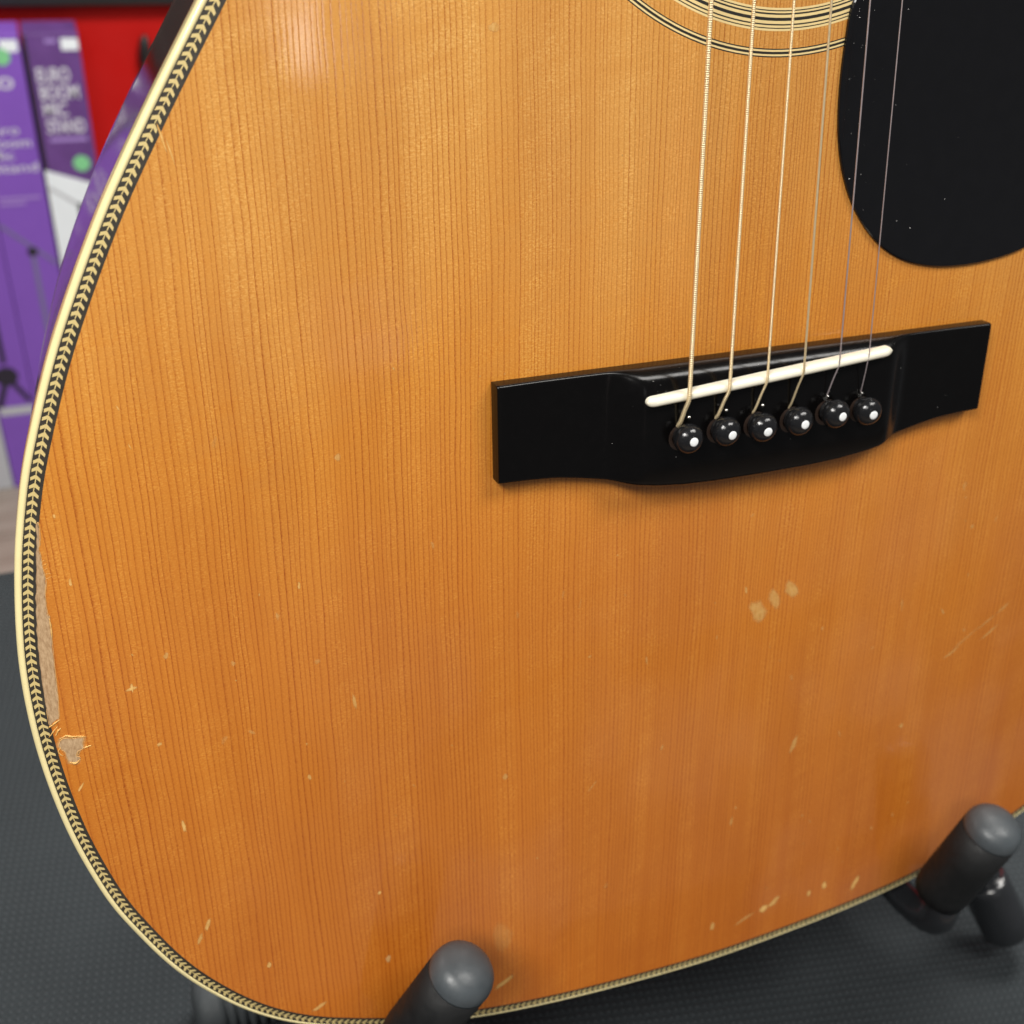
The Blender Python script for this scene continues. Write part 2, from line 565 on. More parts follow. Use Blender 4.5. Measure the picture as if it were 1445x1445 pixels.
strip('stand_picture', (L(-0.150), lz(-0.378)), (L(-0.150), lz(-0.780)), 0.008, 'ink_black', bA, -0.0012)
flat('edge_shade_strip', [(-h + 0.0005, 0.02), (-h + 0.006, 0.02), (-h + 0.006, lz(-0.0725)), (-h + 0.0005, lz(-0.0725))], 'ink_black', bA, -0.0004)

bB, h = carton(-0.3005, -0.2065, -0.0712, 'card_violet', 'violet carton with pale lettering and a printed boom stand, second from the guitar')
L = lambda X: lx(bB, X)
flat('logo', [(L(-0.2400), lz(-0.1000)), (L(-0.2105), lz(-0.1000)), (L(-0.2105), lz(-0.0800)), (L(-0.2400), lz(-0.0800))], 'card_pale', bB)
disc('sticker', L(-0.2400), lz(-0.1080), 0.0145, 'sticker_green', bB, -0.0008)
text_mesh('lettering', 'PRO', 0.0270, L(-0.2900), lz(-0.1620), 'ink_white', bB, bold=0.0016, width=0.062)
for body, xx, zz, ww in (('Euro', -0.2900, -0.2430, 0.056), ('Boom', -0.2900, -0.2660, 0.073), ('Mic', -0.2900, -0.2890, 0.040), ('Stand', -0.2900, -0.3120, 0.078)):
    text_mesh('lettering', body, 0.0235, L(xx), lz(zz), 'ink_white', bB, bold=0.0002, width=ww)
for zz, ww in ((-0.364, 0.073), (-0.374, 0.045)):
    flat('small_print', [(L(-0.290), lz(zz)), (L(-0.290 + ww), lz(zz)), (L(-0.290 + ww), lz(zz + 0.005)), (L(-0.290), lz(zz + 0.005))], 'ink_lilac', bB)
strip('stand_picture', (L(-0.2990), lz(-0.4110)), (L(-0.2080), lz(-0.4960)), 0.0065, 'ink_grey', bB)
disc('stand_picture', L(-0.2490), lz(-0.4680), 0.0095, 'ink_black', bB, -0.0012)
strip('stand_picture', (L(-0.2490), lz(-0.4760)), (L(-0.2470), lz(-0.8800)), 0.009, 'ink_grey', bB, -0.0010)

bC, h = carton(-0.3745, -0.3020, -0.0712, 'card_violet', 'violet carton with a printed tripod foot and white band, third from the guitar')
L = lambda X: lx(bC, X)
flat('printed_band', [(-h + 0.004, lz(-0.8200)), (h - 0.002, lz(-0.8200)), (h - 0.002, lz(-0.8010)), (-h + 0.004, lz(-0.8010))], 'card_grey', bC)
disc('stand_picture', L(-0.3430), lz(-0.7300), 0.022, 'ink_black', bC, -0.0008)
strip('stand_picture', (L(-0.3430), lz(-0.7000)), (L(-0.3430), lz(-0.2400)), 0.010, 'ink_black', bC)
strip('stand_picture', (L(-0.3430), lz(-0.7300)), (L(-0.3680), lz(-0.8000)), 0.012, 'ink_black', bC, -0.0010)
strip('stand_picture', (L(-0.3430), lz(-0.7300)), (L(-0.3080), lz(-0.7900)), 0.010, 'ink_black', bC, -0.0012)

bD, h = carton(-0.4700, -0.3765, -0.0900, 'card_grey', 'pale grey carton at the far end of the row')

# ------------------------------------------------------------------ table and mat
table = empty('table', (0, 0, FZ))
box('tabletop', (-0.80, -0.20, 0.955), (0.95, 0.370, 0.9975), 'table_top', table, 0.003)
for sx in (-0.74, 0.89):
    for sy in (-0.15, 0.31):
        box('leg', (sx - 0.03, sy - 0.03, 0.0), (sx + 0.03, sy + 0.03, 0.9548), 'black_board', table, 0.003)
tag(table, 'dark table under the black rubber mat', 'table')
mat_o = box('rubber_mat', (-0.82, -0.215, -0.0024), (0.97, 0.3750, 0.0), 'mat', None, 0.0008)
tag(mat_o, 'charcoal textured rubber mat under the guitar stand', 'mat')

# ------------------------------------------------------------------ guitar
LEAN = math.radians(12)
SN, CS = math.sin(LEAN), math.cos(LEAN)
base = Vector((0, -V0 * SN * MM, (275 - V0 * CS) * MM))
guitar = empty('acoustic_guitar', base, (math.pi / 2 - LEAN, 0, 0))
tag(guitar, 'worn orange spruce top acoustic guitar with herringbone edging, leaning on a black stand', 'guitar')


def G(u, v, w=0.0):
    return Vector((u * MM, (v + V0) * MM, w * MM))


HALF = [(0, -187.8), (15, -187.4), (30, -186.6), (45, -185.5), (60, -184.0), (75, -181.9), (88, -179.4), (110, -173.6), (133, -164.2), (144.5, -157.5), (152.6, -150.9), (158.5, -144.9), (167.4, -133.7), (174.2, -122.6), (180.4, -109.4), (185, -98.2), (190.1, -78.6), (192.7, -62.2), (194, -47.3), (194.2, -34), (193.6, -22), (192.4, -12), (191.2, -4.2), (189.5, 5.2), (187.8, 12.3), (185.8, 20.1), (183.9, 26.1), (180, 36.7), (175, 49.2), (168.3, 63.2), (161.4, 76.4), (157.2, 83.7), (150.7, 94.2), (144, 104.7), (135, 118.3), (127, 131), (120.5, 146), (117, 163), (117, 182), (121, 202), (127, 224), (133, 247), (136, 268), (134, 290), (126, 310), (112, 326), (90, 337), (60, 343), (30, 345), (0, 345.5)]
loop = [Vector((-u, v, 0)) for u, v in HALF] + [Vector((u, v, 0)) for u, v in reversed(HALF[1:-1])]


def closed_spline(pts, n=12):
    out, N = [], len(pts)
    for i in range(N):
        p0, p1, p2, p3 = pts[i - 1], pts[i], pts[(i + 1) % N], pts[(i + 2) % N]
        for k in range(n):
            s = k / n
            out.append(0.5 * ((2 * p1) + (p2 - p0) * s + (2 * p0 - 5 * p1 + 4 * p2 - p3) * s * s + (3 * p1 - p0 - 3 * p2 + p3) * s ** 3))
    return out


def resample(pts, step):
    N = len(pts)
    cum = [0.0]
    for i in range(N):
        cum.append(cum[-1] + (pts[(i + 1) % N] - pts[i]).length)
    total = cum[-1]
    n = int(round(total / step))
    out, j = [], 0
    for k in range(n):
        s = total * k / n
        while cum[j + 1] < s:
            j += 1
        f = (s - cum[j]) / max(1e-9, cum[j + 1] - cum[j])
        out.append(pts[j].lerp(pts[(j + 1) % N], f))
    return out, total


crv, _ = resample(closed_spline(loop), 1.0)
for _ in range(30):  # relax measuring noise
    crv = [(crv[i - 1] + crv[i] * 2 + crv[(i + 1) % len(crv)]) / 4 for i in range(len(crv))]
crv, PERI = resample(crv, 1.0)
NC = len(crv)
tan_ = [(crv[(i + 1) % NC] - crv[i - 1]).normalized() for i in range(NC)]
# runs from the tail clockwise seen from the front: left side first, inward is to the right of travel
nin = [Vector((t.y, -t.x, 0)) for t in tan_]
if (Vector((0, 0, 0)) - crv[10]).dot(nin[10]) < 0:
    nin = [-n for n in nin]
OUT = -2.95  # offset of the outer edge from the herringbone's centre line


def off(i, d):
    return crv[i % NC] + nin[i % NC] * d


def ribbon(name, rails, mat, parent, smooth=True):
    """closed band swept round the body; rails = list of (inward offset, w)"""
    vs, fs = [], []
    R = len(rails)
    for i in range(NC):
        for d, w in rails:
            p = off(i, d)
            vs.append(G(p.x, p.y, w))
    for i in range(NC):
        j = (i + 1) % NC
        for k in range(R - 1):
            fs.append((i * R + k, j * R + k, j * R + k + 1, i * R + k + 1))
    o = mesh(name, vs, fs, mat, parent, smooth)
    bm = bmesh.new()
    bm.from_mesh(o.data)
    bmesh.ops.recalc_face_normals(bm, faces=bm.faces)
    bm.to_mesh(o.data)
    bm.free()
    return o


# binding: front face, rounded corner, side face
# the rim rolls off: the edging falls away slightly towards the outside
ROLL = 0.14
EW = -ROLL * (1.78 + 1.36)
rails = [(-1.36, -1.8), (-1.36, EW), (-2.05, EW - 0.16), (-2.35, EW - 0.30), (-2.60, EW - 0.50), (-2.80, EW - 0.78), (-2.91, EW - 1.10), (OUT, EW - 1.5), (OUT, -6.2)]
ribbon('binding', rails, 'binding', guitar)
ribbon('binding_line', [(OUT - 0.01, -6.2), (OUT - 0.01, -6.9)], 'binding_line', guitar)
side = ribbon('side', [(OUT, -6.9), (OUT + 1.0, -30), (OUT + 2.3, -60), (OUT + 4.0, -96)], 'rosewood', guitar)
ribbon('back_binding', [(OUT + 3.99, -96), (OUT + 3.99, -100.0), (OUT + 4.6, -101.0), (OUT + 6.5, -101.2)], 'rosewood', guitar)
bm = bmesh.new()
vl = [bm.verts.new(G(off(i, OUT + 6.4).x, off(i, OUT + 6.4).y, -101.1)) for i in range(0, NC, 3)]
bm.faces.new(vl)
from_bm('back', bm, 'rosewood', guitar)

# herringbone strip: black ground with cream chevrons let into it
purf = ribbon('herringbone_purfling', [(-1.36, EW), (1.78, 0.0)], 'purfling_black', guitar, False)
PITCH = 2.02
chev = [(0, 1.00), (1.06, 0.14), (1.06, -0.66), (0.11, 0.0), (0.11, -1.0), (-0.11, -1.0), (-0.11, 0.0), (-1.06, -0.66), (-1.06, 0.14)]
ARC = {}
step = PERI / NC


def chev_matrix(s):
    f = s / step
    i = math.floor(f)
    p = off(i, 0).lerp(off(i + 1, 0), f - i)
    t = tan_[i % NC].lerp(tan_[(i + 1) % NC], f - i).normalized()
    n = nin[i % NC].lerp(nin[(i + 1) % NC], f - i).normalized()
    return p, t, n


cfaces = [(0, 1, 2, 3), (0, 3, 6), (0, 6, 7, 8), (3, 4, 5, 6)]
variants = []
for q in range(5):
    me = bpy.data.meshes.new('chevron')
    jit = [(c + random.uniform(-0.07, 0.07), s + random.uniform(-0.09, 0.09)) for c, s in chev]
    me.from_pydata([(c * MM, s * MM, 0) for c, s in jit], [], cfaces)
    me.update()
    me.materials.append(MATS['purfling_cream'])
    variants.append(me)
S0 = -150.0
for k in range(300):
    p, t, n = chev_matrix(S0 + k * PITCH)
    o = bpy.data.objects.new('chevron', random.choice(variants))
    C.objects.link(o)
    o.parent = purf
    ax = n.cross(t)  # keep the drawn side outward
    nn = Vector((n.x, n.y, ROLL)).normalized()
    up_ = nn.cross(t)
    if up_.z < 0:
        up_ = -up_
    zc_ = (-ROLL * 1.78 + 0.03) * MM
    m = Matrix(((nn.x, t.x, up_.x, p.x * MM), (nn.y, t.y, up_.y, (p.y + V0) * MM), (nn.z, t.z, up_.z, zc_), (0, 0, 0, 1)))
    o.matrix_local = m
vs, fs = [], []
s = S0 + 300 * PITCH
while s < PERI + S0 - PITCH * 0.6:
    p, t, n = chev_matrix(s)
    b = len(vs)
    for c_, s_ in chev:
        q = p + n * c_ + t * s_
        vs.append(G(q.x, q.y, -ROLL * (1.78 - c_) + 0.03))
    fs += [tuple(b + i for i in f) for f in cfaces]
    s += PITCH
tag(mesh('chevron_run', vs, fs, 'purfling_cream', purf), kind='stuff')

# soundboard with its soundhole
HC, HR = 179.6, 50.0
bm = bmesh.new()
outer = [bm.verts.new(G(off(i, 1.78).x, off(i, 1.78).y, 0)) for i in range(NC)]
inner = [bm.verts.new(G(HR * math.cos(2 * math.pi * k / 120), HC + HR * math.sin(2 * math.pi * k / 120), 0)) for k in range(120)]
ed = [bm.edges.new((outer[i], outer[(i + 1) % NC])) for i in range(NC)] + [bm.edges.new((inner[i], inner[(i + 1) % 120])) for i in range(120)]
bmesh.ops.triangle_fill(bm, use_beauty=True, use_dissolve=False, edges=ed)
lower = [bm.verts.new(G(HR * math.cos(2 * math.pi * k / 120), HC + HR * math.sin(2 * math.pi * k / 120), -3)) for k in range(120)]
for k in range(120):
    bm.faces.new((inner[k], inner[(k + 1) % 120], lower[(k + 1) % 120], lower[k]))
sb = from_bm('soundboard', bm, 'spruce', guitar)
if sb.data.polygons[0].normal.z < 0:
    sb.data.flip_normals()


# rosette: inlaid rings
def ring(r0, r1, w, mat, parent):
    vs, fs = [], []
    N = 180
    for k in range(N):
        a = 2 * math.pi * k / N
        for r in (r0, r1):
            vs.append(G(r * math.cos(a), HC + r * math.sin(a), w))
    for k in range(N):
        j = (k + 1) % N
        fs.append((2 * k, 2 * k + 1, 2 * j + 1, 2 * j))
    return mesh('ring', vs, fs, mat, parent)


ros = empty('rosette')
ros.parent = guitar
r = 63.45
for i, wd in enumerate((.50, .26, .40, .38, .64, .72, .68, .33, .50, .24, .50)):
    ring(r, r + wd, 0.02, 'rosette_cream' if i % 2 == 0 else 'rosette_black', ros)
    r += wd
for start in (72.55, 54.5):
    r = start
    for i, wd in enumerate((.28, .42, .58, .42, .28)):
        ring(r, r + wd, 0.02, 'rosette_black' if i % 2 == 0 else 'rosette_cream', ros)
        r += wd

# pickguard
pg = [(19.6, 118.3), (17.9, 106.5), (17.9, 93.5), (19.4, 82.7), (22.4, 73.7), (26.9, 65.9), (33.6, 58.4), (41.5, 53.2), (50.3, 50.2), (60.4, 48.9), (72.8, 49.3), (86.4, 52.0), (100, 59), (111, 71), (117, 92), (115, 125), (107, 165), (96, 205), (84, 234), (76, 242), (69, 238), (66, 222), (64.5, 200), (62, 178), (57.5, 157), (49, 140), (37.5, 128), (26.5, 122.5)]
loop2 = closed_spline([Vector((a, b, 0)) for a, b in pg], 8)
N2 = len(loop2)
t2 = [(loop2[(i + 1) % N2] - loop2[i - 1]).normalized() for i in range(N2)]
cen = Vector((65, 110, 0))
n2 = []
for i in range(N2):
    n = Vector((t2[i].y, -t2[i].x, 0))
    n2.append(n)
if (cen - loop2[40]).dot(n2[40]) < 0:
    n2 = [-n for n in n2]
bm = bmesh.new()
rings = []
for d, w in ((0, 0.03), (0.0, 0.75), (0.25, 1.02), (0.8, 1.10)):
    rings.append([bm.verts.new(G((loop2[i] + n2[i] * d).x, (loop2[i] + n2[i] * d).y, w)) for i in range(N2)])
for a, b in zip(rings, rings[1:]):
    for i in range(N2):
        j = (i + 1) % N2
        bm.faces.new((a[i], a[j], b[j], b[i]))
bm.faces.new(rings[-1])
pgo = from_bm('pickguard', bm, 'pickguard_black', guitar)
vs, fs = [], []
for k in range(44):  # dust and lint
    if k < 40:
        du, dv = 19 + abs(random.gauss(0, 9)), random.uniform(62, 122)
    else:
        du, dv = random.uniform(26, 100), random.uniform(56, 130)
    if du < 19.5 + max(0, 80 - dv) * 0.55:
        continue
    rr = random.choice((0.03, 0.04, 0.05, 0.085)) * (1 + random.random() * 0.4)
    a0, el = random.uniform(0, 6.3), random.choice((1, 1, 1.3, 2.6))
    b = len(vs)
    for q in range(5):
        a = a0 + 2 * math.pi * q / 5
        ex, ey = rr * el * math.cos(a - a0), rr * math.sin(a - a0)
        vs.append(G(du + ex * math.cos(a0) - ey * math.sin(a0), dv + ex * math.sin(a0) + ey * math.cos(a0), 1.13))
    vs.append(G(du, dv, 1.13 + rr))
    fs += [(b + q, b + (q + 1) % 5, b + 5) for q in range(5)]
tag(mesh('dust', vs, fs, 'dust', pgo), kind='stuff')

# ------------------------------------------------------------------ bridge
LOWER = [(0, -2.7), (15, -2.55), (25, -2.0), (33, -1.0), (40, 0.4), (47, 2.1), (54, 3.5), (61, 4.7), (69, 5.3), (77.2, 5.7)]
VT, UW = 31.8, 77.2


def lower_edge(u):
    u = abs(u)
    for (a, va), (b, vb) in zip(LOWER, LOWER[1:]):
        if u <= b:
            f = (u - a) / (b - a)
            return va + (vb - va) * f
    return LOWER[-1][1]


def sstep(x, a, b):
    x = max(0.0, min(1.0, (x - a) / (b - a)))
    return x * x * (3 - 2 * x)


def bridge_z(u, v):
    a = abs(u)
    c = 1 - sstep(a, 37.5, 47.5)
    wing = 4.0 + 0.8 * ((a - 60) / 17.0) ** 2 * (0.6 if a > 60 else 0.5) + 0.15
    zc = 8.7 - 0.030 * max(0, v - 23) ** 2 - 0.012 * max(0, 8 - v) ** 2
    z = wing + (zc - wing) * c
    lo = lower_edge(u)
    for d, rad in ((VT - v, 0.9 + 2.4 * c), (v - lo, 0.7 + 0.7 * c), ((75.9 - u) if u > 0 else (UW + u), 0.7)):
        if d < rad:
            q = 1 - d / rad
            z -= (rad * 0.85) * (1 - math.sqrt(max(0, 1 - q * q)))
    return z


UR = 75.9  # the treble wing is a touch shorter
us = sorted(set([-UW + (UW + UR) * i / 150 for i in range(151)] + [-UW + d for d in (0.08, 0.2, 0.4, 0.65)] + [UR - d for d in (0.08, 0.2, 0.4, 0.65)]))
NV = 44
fr_ = [0.5 - 0.5 * math.cos(math.pi * k / NV) for k in range(NV + 1)]
bm = bmesh.new()
grid = []
for u in us:
    lo = lower_edge((lower_edge(u) * 0) + u)
    lo = sum(lower_edge(u + d) for d in (-3, -1.5, 0, 1.5, 3)) / 5 if abs(u) < 74 else lo
    grid.append([bm.verts.new(G(u, lo + (VT - lo) * f, bridge_z(u, lo + (VT - lo) * f))) for f in fr_])
for a, b in zip(grid, grid[1:]):
    for k in range(NV):
        bm.faces.new((a[k], b[k], b[k + 1], a[k + 1]))
rim = [g[0] for g in grid] + [grid[-1][k] for k in range(1, NV + 1)] + [g[NV] for g in reversed(grid[:-1])] + [grid[0][k] for k in range(NV - 1, 0, -1)]
low = [bm.verts.new(Vector((v.co.x, v.co.y, 0.03 * MM))) for v in rim]
for i in range(len(rim)):
    j = (i + 1) % len(rim)
    bm.faces.new((rim[i], rim[j], low[j], low[i]))
bridge = from_bm('bridge', bm, 'ebony', guitar, True)
tag(bridge, 'black bridge with thin wings and a curved belly')

# saddle: bone strip set slightly askew
SA, SB_ = Vector((-38.3, 24.0, 0)), Vector((36.9, 29.5, 0))
sd = (SB_ - SA).normalized()
sn_ = Vector((-sd.y, sd.x, 0))
prof = [(-1.3, 0), (-1.3, 1.9), (-1.12, 2.5), (-0.7, 2.95), (0, 3.1), (0.7, 2.95), (1.12, 2.5), (1.3, 1.9), (1.3, 0)]
vs, fs = [], []
LEN = (SB_ - SA).length
NS = 60
for i in range(NS + 1):
    f = 0.5 - 0.5 * math.cos(math.pi * i / NS)
    s = LEN * f
    e = min(s, LEN - s)
    k = 1.0 if e > 1.45 else math.sqrt(max(0.03, 1 - (1 - e / 1.45) ** 2))
    arch = 0.45 * (1 - (2 * f - 1) ** 2)
    for d, z in prof:
        p = SA + sd * s + sn_ * (d * k)
        hz = z * (0.62 + 0.38 * min(1, e / 2.2)) if z > 0 else z
        vs.append(G(p.x, p.y, 8.0 + hz + (arch if z > 0 else 0)))
PN = len(prof)
for i in range(NS):
    for k in range(PN - 1):
        fs.append((i * PN + k, (i + 1) * PN + k, (i + 1) * PN + k + 1, i * PN + k + 1))
fs.append(tuple(range(PN)))
fs.append(tuple(range(NS * PN, NS * PN + PN)))
tag(mesh('saddle', vs, fs, 'bone', bridge, True), 'white bone saddle')

# dust on the bridge
vs, fs = [], []
for k in range(44):
    if k < 30:
        du, dv = random.uniform(-40, 44), random.uniform(24.5, 31.3)
    else:
        du, dv = random.uniform(-74, 74), random.uniform(7, 28)
    rr = random.choice((0.03, 0.045, 0.07)) * (1 + random.random() * 0.5)
    z = bridge_z(du, dv)
    b = len(vs)
    for q in range(5):
        a = 2 * math.pi * q / 5 + k
        vs.append(G(du + rr * math.cos(a) * 1.3, dv + rr * math.sin(a), z + 0.02))
    vs.append(G(du, dv, z + rr))
    fs += [(b + q, b + (q + 1) % 5, b + 5) for q in range(5)]
tag(mesh('dust', vs, fs, 'dust', bridge), kind='stuff')

# bridge pins
PINS = []
for i in range(6):
    u = -26.9 + 11.33 * i
    v = 13.1 + (0.35, 0.8, 0.7, 0.6, 1.2, 0.6)[i]
    PINS.append((u, v))
    zb = bridge_z(u, v) + (0.1, -0.25, 0.2, 0.0, 0.35, -0.1)[i]
    hp = [(r_ * MM, h_ * MM) for r_, h_ in ((2.9, -0.5), (2.95, 0.2), (2.6, 0.5), (2.55, 0.9), (3.2, 1.2), (3.85, 1.9), (4.1, 2.8), (4.0, 3.7), (3.6, 4.6), (2.9, 5.3), (2.1, 5.75), (1.3, 6.0), (0.4, 6.1))]
    tilt = (0.07 * math.sin(i * 2.1), -0.04 + 0.06 * math.cos(i * 1.7), 1)
    pin = lathe('bridge_pin', hp, 'pin_black', guitar, 32, tilt, G(u, v, zb))
    ax = Vector(tilt).normalized()
    pos = G(u, v, zb) + ax * 5.98 * MM
    lathe('pin_dot', [(1.22 * MM, 0), (1.22 * MM, 0.12 * MM), (1.10 * MM, 0.20 * MM), (0.5 * MM, 0.24 * MM)], 'pin_white', pin, 20, tilt, pos)
    # countersunk rim of the pin hole
    vs, fs = [], []
    for k in range(28):
        a = 2 * math.pi * k / 28
        for rr, dz in ((2.7, 0.03), (3.55, 0.03), (3.8, -0.05)):
            uu, vv = u - 0.40 + rr * math.cos(a), v - 0.55 + rr * math.sin(a)
            vs.append(G(uu, vv, bridge_z(uu, vv) + dz + 0.02))
    for k in range(28):
        j = (k + 1) % 28
        for q in range(2):
            fs.append((k * 3 + q, k * 3 + q + 1, j * 3 + q + 1, j * 3 + q))
    mesh('pin_hole', vs, fs, 'pin_hole', bridge, True)

# strings
S_SAD = [(-27.4, 25.2), (-15.6, 26.3), (-4.2, 27.2), (7.1, 28.1), (18.5, 28.9), (28.1, 29.5)]
S_UP = [-26.5, -15.3, -4.6, 5.7, 16.6, 25.9]
RAD = [0.64, 0.50, 0.38, 0.31, 0.20, 0.155]
WIND = [0.50, 0.42, 0.34, 0.0, 0.0, 0.0]
NUT_V = 666.0
for i in range(6):
    su, sv = S_SAD[i]
    f = (sv - 24.0) / 5.4
    ztop = 8.0 + 3.1 + 0.45 * (1 - (2 * max(0, min(1, f)) - 1) ** 2)
    r0 = RAD[i]
    zs = ztop + r0 * 0.9
    slope_u = (S_UP[i] - su) / (118 - sv)
    slope_z = (10.4 - zs) / (118 - sv)
    hu, hv = PINS[i][0] - 1.4, PINS[i][1] + 3.6
    hz = bridge_z(hu, hv)
    pts = []
    # from pin hole up over the saddle
    for q in smooth_path([(hu - 0.5, hv - 1.4, hz - 1.5), (hu, hv, hz + r0 * 0.8), (hu + (su - hu) * 0.50, hv + (sv - 1.4 - hv) * 0.60, hz + (zs - hz) * 0.62), (su - slope_u * 1.6 - 0.05, sv - 1.5, zs - 0.25), (su, sv, zs), (su + slope_u * 1.5, sv + 1.5, zs + slope_z * 1.5)], 14):
        pts.append(G(*q))
    tail = len(pts)
    end_v = 165.0
    n_seg = int((end_v - sv) / 0.25)
    for k in range(1, n_seg + 1):
        d = 1.5 + (end_v - sv - 1.5) * k / n_seg
        pts.append(G(su + slope_u * d, sv + d, zs + slope_z * d))
    far = G(su + slope_u * (NUT_V - sv) * 0.85, NUT_V, 9.0)
    pts.append(far)
    mat = 'bronze' if i < 4 else 'steel'
    if WIND[i]:
        # re-space so that each wrap of the winding gets four rings of vertices
        body = pts[:-1]
        cum = [0.0]
        for a, b in zip(body, body[1:]):
            cum.append(cum[-1] + (b - a).length)
        stepw = WIND[i] * MM / 4
        new, rad, j = [], [], 0
        for k in range(int(cum[-1] / stepw)):
            s = k * stepw
            while cum[j + 1] < s:
                j += 1
            g = (s - cum[j]) / max(1e-12, cum[j + 1] - cum[j])
            new.append(body[j].lerp(body[j + 1], g))
            rad.append(r0 * MM * (1.0, 0.92, 0.72, 0.92)[k % 4])
        new.append(far)
        rad.append(r0 * MM)
        st = tube('string', new, rad, mat, guitar, 9, False)
    else:
        st = tube('string', pts, r0 * MM, mat, guitar, 10, False)
    if i < 3:
        e = G(hu + 1.9 - 0.2 * i, hv + 1.9, hz + 1.9)
        lathe('wrap_end', [(0.1 * MM, -0.45 * MM), (0.42 * MM, -0.25 * MM), (0.55 * MM, 0), (0.42 * MM, 0.3 * MM), (0.1 * MM, 0.5 * MM)], 'steel_bright', st, 12, (0.3, 0.2, 1), e)
    if i > 3:
        a, b = G(hu - 0.1, hv - 0.3, hz + 0.2), G(hu + 0.35, hv + 1.2, hz + 0.85)
        tube('wrap_end', [a.lerp(b, k / 12) for k in range(13)], [(0.60 if k % 2 else 0.48) * MM for k in range(13)], 'steel_bright', st, 10)

# neck, fingerboard and nut lie above the picture
bm = bmesh.new()
for w0, w1, mat_n, nm in ((0.3, 6.5, 'ebony', 'fingerboard'),):
    bm = bmesh.new()
    q = [(-28.5, 236), (28.5, 236), (21.8, NUT_V), (-21.8, NUT_V)]
    lo_ = [bm.verts.new(G(a, b, w0)) for a, b in q]
    hi_ = [bm.verts.new(G(a, b, w1)) for a, b in q]
    bm.faces.new(hi_)
    bm.faces.new(list(reversed(lo_)))
    for k in range(4):
        bm.faces.new((lo_[k], lo_[(k + 1) % 4], hi_[(k + 1) % 4], hi_[k]))
    from_bm(nm, bm, mat_n, guitar)
bm = bmesh.new()
secs = []
for v_, hw, dp in ((346.5, 26.5, 60), (352, 26.3, 42), (368, 26, 24), (400, 25.6, 19), (NUT_V, 21.7, 16)):
    secs.append([bm.verts.new(G(hw * math.cos(math.pi * k / 12), v_, 0.25 - dp * math.sin(math.pi * k / 12))) for k in range(13)])
for a, b in zip(secs, secs[1:]):
    for k in range(12):
        bm.faces.new((a[k], a[k + 1], b[k + 1], b[k]))
from_bm('neck', bm, 'neck_wood', guitar, True)
box('nut', G(-21.8, NUT_V, 0.3), G(21.8, NUT_V + 5, 9.0), 'bone', guitar)


# ------------------------------------------------------------------ wear on the soundboard
def patch(name, pts, mat, w=0.03, rim=0.35, jit=0.10, sub=3, solid=0.0):
    """thin worn area: opaque inside, fading at its rim"""
    P2 = []
    N = len(pts)
    for i in range(N):
        a, b = Vector((*pts[i], 0)), Vector((*pts[(i + 1) % N], 0))
        for k in range(sub):
            p = a.lerp(b, k / sub)
            P2.append(p + Vector((random.uniform(-jit, jit), random.uniform(-jit, jit), 0)))
    N = len(P2)
    tn = [(P2[(i + 1) % N] - P2[i - 1]).normalized() for i in range(N)]
    area = sum(P2[i].x * P2[(i + 1) % N].y - P2[(i + 1) % N].x * P2[i].y for i in range(N))
    sg = 1 if area > 0 else -1
    ins = [P2[i] + Vector((-tn[i].y, tn[i].x, 0)) * sg * rim for i in range(N)]
    bm = bmesh.new()
    lay = bm.verts.layers.float.new('fade')
    vo = [bm.verts.new(G(p.x, p.y, w)) for p in P2]
    vi = [bm.verts.new(G(p.x, p.y, w + 0.004)) for p in ins]
    for v in vo:
        v[lay] = solid
    for v in vi:
        v[lay] = 1.0
    for i in range(N):
        j = (i + 1) % N
        bm.faces.new((vo[i], vo[j], vi[j], vi[i]))
    f = bm.faces.new(vi)
    bmesh.ops.triangulate(bm, faces=[f])
    o = from_bm(name, bm, mat, sb)
    return o


def blob(name, u, v, a, b, ang, mat, amp=1.0, jit=0.22, n=11, w=0.03):
    """small ding: an uneven oval, strongest in its middle"""
    ca, sa = math.cos(math.radians(ang)), math.sin(math.radians(ang))
    bm = bmesh.new()
    lay = bm.verts.layers.float.new('fade')
    c = bm.verts.new(G(u, v, w + 0.004))
    c[lay] = amp
    mid, out = [], []
    for k in range(n):
        th = 2 * math.pi * k / n
        q = 1 + random.uniform(-jit, jit)
        x, y = a * math.cos(th) * q, b * math.sin(th) * q
        for lst, s, fd in ((mid, 0.66, amp * random.uniform(0.7, 1.0)), (out, 1.0, 0.0)):
            vv = bm.verts.new(G(u + (x * ca - y * sa) * s, v + (x * sa + y * ca) * s, w))
            vv[lay] = fd
            lst.append(vv)
    for k in range(n):
        j = (k + 1) % n
        bm.faces.new((c, mid[k], mid[j]))
        bm.faces.new((mid[k], out[k], out[j], mid[j]))
    return from_bm(name, bm, mat, sb)


